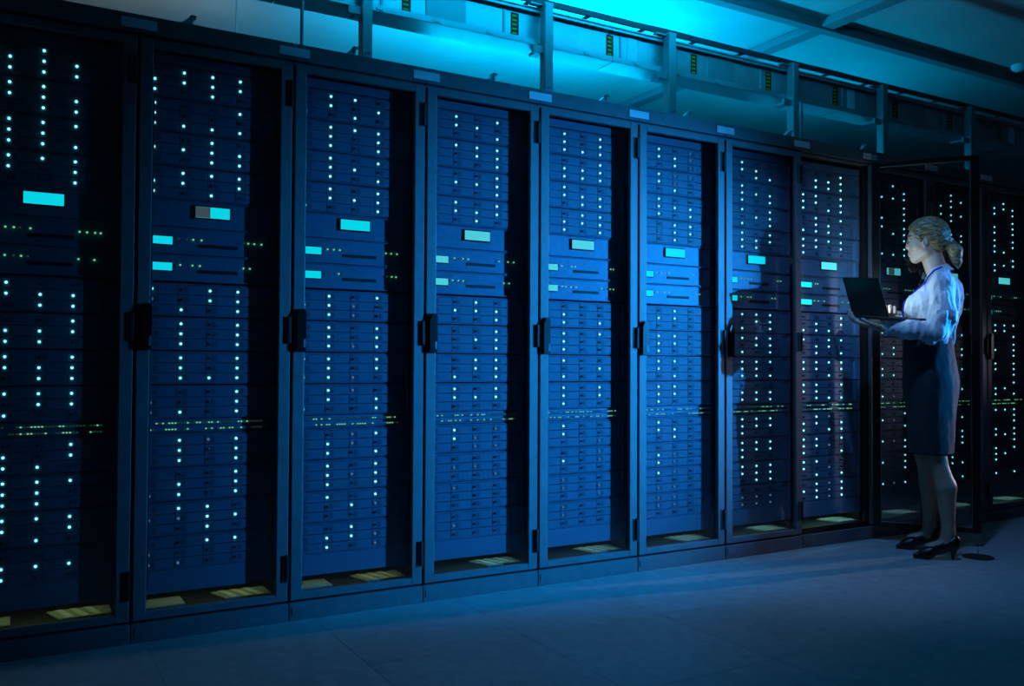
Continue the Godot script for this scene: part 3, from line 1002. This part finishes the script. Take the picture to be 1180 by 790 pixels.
func woman() -> void:
	# her own axes: x to her left (towards the aisle), y up, z the way she faces
	var f := Vector3(-0.5655, 0, -0.8247)
	var l := Vector3(-0.8247, 0, 0.5655)
	var o := thing("person", "person in white blouse and dark pencil skirt standing at the open cabinet with a laptop", "person", Vector3.ZERO)
	o.transform = Transform3D(Basis(l, Vector3.UP, f), Vector3(4.3775, 0.0, 0.4335))
	var skin := mat("skin", Color(1, 1, 1), 0.5)
	skin.vertex_color_use_as_albedo = true
	skin.subsurf_scatter_enabled = true
	skin.subsurf_scatter_strength = 0.12
	# --- skin: trunk, arms and legs in one field, then the head and the hands on finer grids
	var out := skin_arrays()
	var b := Field.new(Vector3(-0.28, 0.06, -0.18), Vector3(0.30, 1.60, 0.34), 0.0115)
	b.loft([[0.86, 0, 0.02, 0.13, 0.10], [0.98, 0, 0.03, 0.125, 0.095], [1.10, 0, 0.035, 0.11, 0.09], [1.25, 0, 0.015, 0.12, 0.09], [1.36, 0, -0.02, 0.13, 0.075], [1.44, 0, -0.025, 0.08, 0.05]], 0.02)
	b.capsule(Vector3(0, 1.40, -0.025), Vector3(0, 1.56, 0.026), 0.05, 0.047, 0.03)
	for s in [-1.0, 1.0]:
		b.capsule(Vector3(s * 0.05, 1.42, -0.025), Vector3(s * 0.155, 1.395, -0.03), 0.04, 0.042, 0.03)
	# left arm, right arm
	b.capsule(Vector3(0.165, 1.385, -0.03), Vector3(0.205, 1.15, -0.005), 0.042, 0.036, 0.02)
	b.capsule(Vector3(0.205, 1.15, -0.005), Vector3(0.235, 1.165, 0.22), 0.036, 0.024, 0.02)
	b.capsule(Vector3(-0.165, 1.385, -0.03), Vector3(-0.20, 1.16, 0.06), 0.042, 0.036, 0.02)
	b.capsule(Vector3(-0.20, 1.16, 0.06), Vector3(0.03, 1.225, 0.205), 0.036, 0.023, 0.02)
	# legs: left one carries her and is nearer the aisle, right one is set forward
	b.capsule(Vector3(0.065, 0.88, 0.02), Vector3(0.070, 0.50, 0.004), 0.075, 0.046, 0.03)
	b.capsule(Vector3(0.070, 0.50, 0.002), Vector3(0.090, 0.36, -0.040), 0.046, 0.049, 0.03)
	b.capsule(Vector3(0.090, 0.36, -0.042), Vector3(0.112, 0.13, -0.052), 0.049, 0.029, 0.02)
	b.capsule(Vector3(0.112, 0.14, -0.052), Vector3(0.118, 0.075, -0.040), 0.030, 0.030, 0.02)
	b.capsule(Vector3(0.118, 0.075, -0.040), Vector3(0.145, 0.055, 0.04), 0.030, 0.026, 0.02)
	b.capsule(Vector3(-0.07, 0.88, 0.03), Vector3(-0.085, 0.50, 0.055), 0.075, 0.046, 0.03)
	b.capsule(Vector3(-0.085, 0.50, 0.055), Vector3(-0.088, 0.36, 0.036), 0.046, 0.049, 0.03)
	b.capsule(Vector3(-0.088, 0.36, 0.034), Vector3(-0.095, 0.13, 0.036), 0.049, 0.029, 0.02)
	b.capsule(Vector3(-0.095, 0.14, 0.036), Vector3(-0.092, 0.075, 0.048), 0.030, 0.030, 0.02)
	b.capsule(Vector3(-0.092, 0.075, 0.048), Vector3(-0.070, 0.055, 0.125), 0.030, 0.026, 0.02)
	b.mesh_into(out, face_tint)
	var h := Field.new(Vector3(-0.105, 1.47, -0.085), Vector3(0.105, 1.78, 0.17), 0.0034)
	h.blob(Vector3(0, 1.662, 0.036), Vector3(0.072, 0.088, 0.090), 0.02)
	h.blob(Vector3(0, 1.615, 0.066), Vector3(0.062, 0.078, 0.062), 0.03)
	h.capsule(Vector3(0, 1.46, -0.012), Vector3(0, 1.585, 0.024), 0.049, 0.048, 0.03)
	h.capsule(Vector3(-0.045, 1.568, 0.045), Vector3(-0.012, 1.539, 0.094), 0.018, 0.016, 0.025)
	h.capsule(Vector3(0.045, 1.568, 0.045), Vector3(0.012, 1.539, 0.094), 0.018, 0.016, 0.025)
	h.blob(Vector3(0, 1.537, 0.098), Vector3(0.017, 0.014, 0.014), 0.015)
	h.capsule(Vector3(-0.022, 1.657, 0.113), Vector3(0.022, 1.657, 0.113), 0.0125, 0.0125, 0.015)
	h.capsule(Vector3(0, 1.655, 0.121), Vector3(0, 1.607, 0.132), 0.0085, 0.0105, 0.014)
	h.blob(Vector3(0, 1.602, 0.131), Vector3(0.0135, 0.009, 0.010), 0.010)
	h.capsule(Vector3(0, 1.595, 0.114), Vector3(0, 1.574, 0.115), 0.011, 0.011, 0.012)
	h.blob(Vector3(0, 1.563, 0.096), Vector3(0.030, 0.032, 0.026), 0.02)
	h.blob(Vector3(0, 1.5705, 0.124), Vector3(0.021, 0.0055, 0.009), 0.006)
	h.blob(Vector3(0, 1.5605, 0.122), Vector3(0.018, 0.0060, 0.009), 0.006)
	for s in [-1.0, 1.0]:
		h.blob(Vector3(s * 0.032, 1.636, 0.128), Vector3(0.017, 0.011, 0.013), 0.012, Basis.IDENTITY, true)
		h.blob(Vector3(s * 0.031, 1.637, 0.108), Vector3(0.013, 0.010, 0.011), 0.004)
		h.blob(Vector3(s * 0.044, 1.600, 0.088), Vector3(0.022, 0.02, 0.02), 0.02)
		h.blob(Vector3(s * 0.073, 1.617, 0.044), Vector3(0.009, 0.030, 0.018), 0.006, Basis(Vector3.UP, s * 0.5) * Basis(Vector3.RIGHT, -0.15))
		h.blob(Vector3(s * 0.084, 1.620, 0.047), Vector3(0.006, 0.016, 0.008), 0.004, Basis.IDENTITY, true)
	h.mesh_into(out, face_tint)
	# left hand, palm up under the laptop, fingers round its far edge
	var hl := Field.new(Vector3(0.10, 1.09, 0.17), Vector3(0.33, 1.31, 0.46), 0.0034)
	hl.capsule(Vector3(0.234, 1.163, 0.19), Vector3(0.236, 1.168, 0.245), 0.025, 0.022, 0.01)
	hl.blob(Vector3(0.232, 1.180, 0.290), Vector3(0.040, 0.016, 0.052), 0.016, Basis(Vector3.RIGHT, -0.26))
	finger(hl, [Vector3(0.258, 1.186, 0.325), Vector3(0.275, 1.199, 0.365), Vector3(0.279, 1.222, 0.388), Vector3(0.276, 1.246, 0.393)], 0.0092, 0.0072)
	finger(hl, [Vector3(0.241, 1.188, 0.333), Vector3(0.252, 1.205, 0.378), Vector3(0.252, 1.232, 0.402), Vector3(0.248, 1.258, 0.406)], 0.0095, 0.0074)
	finger(hl, [Vector3(0.223, 1.189, 0.334), Vector3(0.226, 1.209, 0.381), Vector3(0.224, 1.238, 0.406), Vector3(0.220, 1.262, 0.409)], 0.0094, 0.0073)
	finger(hl, [Vector3(0.206, 1.188, 0.325), Vector3(0.200, 1.206, 0.366), Vector3(0.196, 1.232, 0.393), Vector3(0.193, 1.251, 0.397)], 0.0085, 0.0066)
	finger(hl, [Vector3(0.262, 1.176, 0.262), Vector3(0.286, 1.186, 0.292), Vector3(0.300, 1.199, 0.318), Vector3(0.304, 1.212, 0.336)], 0.0115, 0.0082)
	hl.mesh_into(out, face_tint)
	# right hand over the keyboard
	var hr := Field.new(Vector3(-0.02, 1.17, 0.12), Vector3(0.24, 1.33, 0.34), 0.0034)
	hr.capsule(Vector3(0.005, 1.218, 0.19), Vector3(0.05, 1.236, 0.214), 0.024, 0.021, 0.01)
	hr.blob(Vector3(0.092, 1.257, 0.222), Vector3(0.048, 0.016, 0.037), 0.014, Basis(Vector3.BACK, 0.25))
	finger(hr, [Vector3(0.128, 1.266, 0.200), Vector3(0.160, 1.277, 0.193), Vector3(0.182, 1.264, 0.190), Vector3(0.190, 1.247, 0.190)], 0.0085, 0.0066)
	finger(hr, [Vector3(0.133, 1.268, 0.216), Vector3(0.170, 1.282, 0.213), Vector3(0.194, 1.268, 0.212), Vector3(0.202, 1.250, 0.212)], 0.0093, 0.0072)
	finger(hr, [Vector3(0.132, 1.268, 0.233), Vector3(0.168, 1.283, 0.236), Vector3(0.192, 1.269, 0.238), Vector3(0.200, 1.251, 0.239)], 0.0094, 0.0073)
	finger(hr, [Vector3(0.124, 1.266, 0.248), Vector3(0.155, 1.280, 0.258), Vector3(0.176, 1.268, 0.264), Vector3(0.183, 1.252, 0.266)], 0.0090, 0.0070)
	finger(hr, [Vector3(0.070, 1.254, 0.196), Vector3(0.096, 1.250, 0.172), Vector3(0.124, 1.247, 0.168), Vector3(0.142, 1.243, 0.170)], 0.0112, 0.0080)
	hr.mesh_into(out, face_tint)
	part("body", skin_mesh(out), skin, o)

	# --- blouse
	var cloth := mat("blouse_cloth", Color(0.76, 0.76, 0.80), 0.85)
	var n := FastNoiseLite.new()
	n.seed = 11
	n.frequency = 1.0
	n.fractal_octaves = 3
	out = skin_arrays()
	var t := Field.new(Vector3(-0.29, 1.06, -0.18), Vector3(0.31, 1.53, 0.28), 0.0068)
	t.loft([[1.085, 0, 0.030, 0.135, 0.110], [1.13, 0, 0.034, 0.146, 0.120], [1.20, 0, 0.022, 0.140, 0.122], [1.28, 0, 0.012, 0.142, 0.122], [1.34, 0, -0.008, 0.150, 0.108], [1.40, 0, -0.022, 0.132, 0.088], [1.445, 0, -0.022, 0.085, 0.062]], 0.02)
	t.blob(Vector3(0.062, 1.292, 0.085), Vector3(0.062, 0.068, 0.062), 0.05)
	t.blob(Vector3(-0.062, 1.292, 0.085), Vector3(0.062, 0.068, 0.062), 0.05)
	t.blob(Vector3(0, 1.33, -0.07), Vector3(0.12, 0.09, 0.058), 0.04)
	for s in [-1.0, 1.0]:
		t.capsule(Vector3(s * 0.05, 1.432, -0.026), Vector3(s * 0.150, 1.397, -0.030), 0.044, 0.050, 0.03)
	# loose sleeves, gathered at the cuffs
	t.capsule(Vector3(0.165, 1.385, -0.032), Vector3(0.205, 1.23, -0.030), 0.054, 0.064, 0.02)
	t.capsule(Vector3(0.205, 1.23, -0.030), Vector3(0.214, 1.160, -0.008), 0.064, 0.055, 0.02)
	t.capsule(Vector3(0.214, 1.155, -0.004), Vector3(0.232, 1.156, 0.10), 0.052, 0.045, 0.02)
	t.capsule(Vector3(0.232, 1.156, 0.10), Vector3(0.236, 1.163, 0.212), 0.045, 0.033, 0.015)
	t.capsule(Vector3(-0.165, 1.385, -0.032), Vector3(-0.205, 1.21, 0.02), 0.054, 0.060, 0.02)
	t.capsule(Vector3(-0.205, 1.20, 0.025), Vector3(-0.20, 1.165, 0.06), 0.058, 0.050, 0.02)
	t.capsule(Vector3(-0.20, 1.162, 0.062), Vector3(-0.09, 1.190, 0.135), 0.050, 0.043, 0.02)
	t.capsule(Vector3(-0.09, 1.190, 0.135), Vector3(0.012, 1.220, 0.196), 0.043, 0.031, 0.015)
	# the neck opening
	t.capsule(Vector3(0, 1.42, -0.022), Vector3(0, 1.60, 0.036), 0.052, 0.058, 0.004, true)
	t.capsule(Vector3(0, 1.43, 0.05), Vector3(0, 1.50, 0.12), 0.034, 0.06, 0.006, true)
	t.ripple(n, 0.015, Vector3(14, 5, 14))
	t.ripple(n, 0.006, Vector3(34, 14, 34))
	t.mesh_into(out, plain)
	part("blouse", skin_mesh(out), cloth, o)
	# collar band and its wings
	var st := begin()
	var ring := []
	for k in 25:
		var an := -0.62 + lerpf(deg_to_rad(-240), deg_to_rad(60), k / 24.0)
		ring.append(Vector3(cos(an) * 0.060, 1.452 - 0.020 * sin(an), sin(an) * 0.058 - 0.010))
	var up := []
	for q in ring:
		up.append(q + Vector3(q.x * -0.06, 0.036, 0.012))
	var fold := []
	for q in ring:
		fold.append(q + Vector3(q.x * 0.34, 0.004, (q.z + 0.01) * 0.34))
	for k in 24:
		quad(st, ring[k], up[k], up[k + 1], ring[k + 1])
		quad(st, up[k] + Vector3(0, 0.001, 0), fold[k], fold[k + 1], up[k + 1] + Vector3(0, 0.001, 0))
	part("collar", done(st), cloth, o)
	# blue neck strap
	var strap := mat("strap", Color(0.05, 0.16, 0.62), 0.7)
	st = begin()
	for s in [-1.0, 1.0]:
		tube(st, [Vector3(s * 0.058, 1.488, -0.03), Vector3(s * 0.080, 1.470, 0.006), Vector3(s * 0.086, 1.438, 0.032), Vector3(s * 0.084, 1.398, 0.058), Vector3(s * 0.078, 1.355, 0.104), Vector3(s * 0.052, 1.31, 0.148), Vector3(s * 0.020, 1.26, 0.158), Vector3(0, 1.22, 0.154)], 0.0042, 6)
	part("neck_strap", done(st), strap, o)

	# --- skirt
	var wool := mat("skirt_wool", Color(0.13, 0.14, 0.165), 0.85)
	wool.rim_enabled = true
	wool.rim = 0.3
	out = skin_arrays()
	var k2 := Field.new(Vector3(-0.21, 0.49, -0.16), Vector3(0.21, 1.13, 0.20), 0.0075)
	k2.loft([[0.522, 0.004, 0.026, 0.150, 0.107], [0.62, 0.004, 0.026, 0.156, 0.113], [0.75, 0.002, 0.026, 0.166, 0.122], [0.88, 0, 0.026, 0.174, 0.133], [0.96, 0, 0.030, 0.168, 0.130], [1.05, 0, 0.034, 0.148, 0.122], [1.105, 0, 0.035, 0.138, 0.120]], 0.004)
	k2.ripple(n, 0.005, Vector3(9, 5, 9))
	k2.mesh_into(out, plain)
	part("skirt", skin_mesh(out), wool, o)
	st = begin()
	var band := []
	for k in 40:
		band.append(Vector3(cos(TAU * k / 40) * 0.137, 1.098, 0.035 + sin(TAU * k / 40) * 0.119))
	for k in 40:
		var a: Vector3 = band[k]
		var c: Vector3 = band[(k + 1) % 40]
		var e := Vector3(0, 0.022, 0)
		quad(st, a, a + e, c + e, c)
	part("waistband", done(st), wool, o)

	# --- hair: cap swept back to a low ponytail
	var hair := mat("hair", Color(1, 1, 1), 0.45)
	hair.vertex_color_use_as_albedo = true
	out = skin_arrays()
	var hf := Field.new(Vector3(-0.11, 1.44, -0.16), Vector3(0.11, 1.79, 0.16), 0.0040)
	hf.blob(Vector3(0, 1.672, 0.034), Vector3(0.083, 0.089, 0.102), 0.01)
	hf.blob(Vector3(0, 1.635, -0.005), Vector3(0.074, 0.072, 0.060), 0.03)
	hf.blob(Vector3(0, 1.590, 0.145), Vector3(0.20, 0.118, 0.078), 0.010, Basis(Vector3.RIGHT, 0.25), true)
	hf.blob(Vector3(0, 1.545, 0.060), Vector3(0.20, 0.060, 0.062), 0.012, Basis.IDENTITY, true)
	hf.capsule(Vector3(0, 1.622, -0.045), Vector3(0, 1.612, -0.066), 0.026, 0.024, 0.02)
	hf.capsule(Vector3(0, 1.612, -0.066), Vector3(0.006, 1.575, -0.092), 0.027, 0.033, 0.012)
	hf.capsule(Vector3(0.006, 1.575, -0.092), Vector3(0.010, 1.525, -0.100), 0.033, 0.024, 0.012)
	hf.capsule(Vector3(0.010, 1.525, -0.100), Vector3(0.012, 1.482, -0.106), 0.024, 0.006, 0.012)
	hf.capsule(Vector3(0.065, 1.66, 0.085), Vector3(0.074, 1.632, 0.068), 0.010, 0.005, 0.02)
	hf.capsule(Vector3(-0.065, 1.66, 0.085), Vector3(-0.074, 1.632, 0.068), 0.010, 0.005, 0.02)
	hf.ripple(n, 0.006, Vector3(60, 26, 12))
	var tone := FastNoiseLite.new()
	tone.seed = 5
	tone.frequency = 1.0
	hf.mesh_into(out, func(p: Vector3) -> Color:
		var v := tone.get_noise_3dv(p * Vector3(110, 75, 16)) * 0.5 + 0.5
		return Color(0.075, 0.045, 0.017).lerp(Color(0.40, 0.275, 0.12), clampf(v * 2.0 - 0.55, 0.0, 1.0)))
	part("hair", skin_mesh(out), hair, o)
	st = begin()
	tube(st, [Vector3(0, 1.620, -0.058), Vector3(0, 1.612, -0.070)], 0.029, 12)
	part("hair_tie", done(st), M.plate, o)
	# --- glasses
	st = begin()
	for s in [-1.0, 1.0]:
		var rim := []
		for k in 14:
			var an := TAU * k / 14
			rim.append(Vector3(s * 0.033 + cos(an) * 0.024, 1.634 + sin(an) * 0.018, 0.134 - absf(cos(an) * 0.024 * s + 0.02) * 0.12))
		tube(st, rim, 0.0014, 5, true)
		tube(st, [Vector3(s * 0.056, 1.640, 0.126), Vector3(s * 0.076, 1.638, 0.085), Vector3(s * 0.079, 1.634, 0.048)], 0.0014, 5)
	tube(st, [Vector3(-0.010, 1.638, 0.135), Vector3(0.010, 1.638, 0.135)], 0.0014, 5)
	part("glasses", done(st), M.black_plastic, o)
	# --- pumps
	var leather := mat("shoe_leather", Color(0.035, 0.033, 0.035), 0.35)
	shoe(o, leather, Vector3(0.113, 0, -0.075), Vector3(0.170, 0, 0.118))
	shoe(o, leather, Vector3(-0.100, 0, 0.020), Vector3(-0.050, 0, 0.205))

	laptop(o)

func shoe(o: Node3D, m: Material, heel: Vector3, toe: Vector3) -> void:
	var d := (toe - heel).normalized()
	var s := d.cross(Vector3.UP)
	var len := heel.distance_to(toe)
	var at := func(u: float, y: float, w: float) -> Vector3: return heel + d * (u * len) + Vector3(0, y, 0) + s * w
	var f := Field.new(heel.min(toe) - Vector3(0.06, 0.012, 0.06), heel.max(toe) + Vector3(0.06, 0.15, 0.06), 0.0042)
	f.capsule(at.call(0.02, 0.078, 0), at.call(0.35, 0.060, 0), 0.031, 0.031, 0.02)
	f.capsule(at.call(0.35, 0.056, 0), at.call(0.66, 0.026, 0), 0.030, 0.026, 0.02)
	f.capsule(at.call(0.64, 0.024, 0.004), at.call(0.90, 0.014, 0), 0.030, 0.013, 0.02)
	f.capsule(at.call(-0.02, 0.10, 0), at.call(0.04, 0.085, 0), 0.026, 0.028, 0.02)
	# the opening for the foot
	f.capsule(at.call(0.14, 0.135, 0), at.call(0.50, 0.085, 0), 0.030, 0.028, 0.006, true)
	f.plane(heel, Vector3.DOWN, 0.002)
	# slanted arch under the sole
	f.capsule(at.call(0.22, -0.028, 0.0), at.call(0.48, -0.040, 0), 0.052, 0.040, 0.012, true)
	f.capsule(at.call(0.22, -0.028, 0.04), at.call(0.48, -0.040, 0.04), 0.052, 0.040, 0.012, true)
	f.capsule(at.call(0.22, -0.028, -0.04), at.call(0.48, -0.040, -0.04), 0.052, 0.040, 0.012, true)
	f.capsule(at.call(0.0, 0.062, 0), at.call(0.02, 0.004, 0), 0.018, 0.0065, 0.012)
	var out := skin_arrays()
	f.mesh_into(out, plain)
	part("shoe", skin_mesh(out), m, o)

func laptop(o: Node3D) -> void:
	# held at her left front, turned 40 degrees towards the aisle, screen towards her
	var turn := deg_to_rad(38.0)
	var back := Vector3(sin(turn), 0, cos(turn))           # the way its lid's back faces, in her axes
	var across := Vector3(cos(turn), 0, -sin(turn))
	var near := Vector3(0.290, 1.213, 0.212)               # hinge end nearest the aisle
	var hinge := near - across * 0.155
	var tl := Transform3D(Basis(across, Vector3.UP, across.cross(Vector3.UP)) * Basis(Vector3.BACK, -0.10), hinge + Vector3(0, 0.012, 0))
	# in the laptop's axes x runs along the hinge, z points towards the keyboard front or its back
	var zs := -1.0 if tl.basis.z.dot(back) > 0 else 1.0
	var t := thing("laptop", "open black laptop held on the forearm of the person in white blouse", "laptop", Vector3.ZERO)
	t.transform = o.transform * tl
	var case := mat("laptop_case", Color(0.045, 0.043, 0.042), 0.42)
	var st := begin()
	box(st, Vector3(0, 0, zs * 0.108), Vector3(0.31, 0.014, 0.215), 0.004)
	part("base", done(st), case, t)
	st = begin()
	box(st, Vector3(0, 0.008, zs * 0.075), Vector3(0.27, 0.002, 0.095))
	part("keyboard", done(st), M.black_plastic, t)
	part("touchpad", box_mesh(Vector3(0, 0.0075, zs * 0.17), Vector3(0.10, 0.0015, 0.06)), M.coat, t)
	var lid := Node3D.new()
	lid.name = "lid"
	t.add_child(lid)
	lid.position = Vector3(0, 0.009, 0)
	lid.rotation.x = -zs * 0.36
	part("lid_shell", box_mesh(Vector3(0, 0.106, 0), Vector3(0.31, 0.212, 0.007), 0.003), case, lid)
	glow("screen_white", Color(0.72, 0.90, 1.0), 1.0)
	part("screen", box_mesh(Vector3(0, 0.108, zs * 0.0042), Vector3(0.29, 0.185, 0.001)), M.screen_white, lid)
	var em := begin()
	tube(em, [Vector3(0, 0.112, -zs * 0.0036), Vector3(0, 0.112, -zs * 0.0044)], 0.013, 16)
	part("emblem", done(em), M.black_plastic, lid)
	var l := AreaLight3D.new()
	l.name = "laptop_screen_light"
	l.area_size = Vector2(0.29, 0.185)
	l.light_color = Color(0.72, 0.90, 1.0)
	l.light_energy = 0.13
	l.shadow_enabled = true
	l.area_range = 20.0
	lid.add_child(l)
	l.position = Vector3(0, 0.108, zs * 0.006)
	if zs > 0:
		l.rotation.y = PI
	# dark disc added for a shadow behind her heel, thin peg for a glint
	var c := thing("shadow_disc", "added dark disc for a shadow with a thin glint peg behind the person's heel", "shadow disc", Vector3(4.49, 0.0, 0.585))
	st = begin()
	tube(st, [Vector3(0, 0.0, 0), Vector3(0, 0.004, 0), Vector3(0, 0.006, 0)], [0.075, 0.075, 0.07], 24)
	part("cover", done(st), M.rubber, c)  # flat disc in place of a cast shadow
	st = begin()
	tube(st, [Vector3(0, 0.005, 0), Vector3(0, 0.055, 0), Vector3(0, 0.062, 0)], [0.005, 0.003, 0.001], 8)
	part("glint_peg", done(st), M.chrome, c)
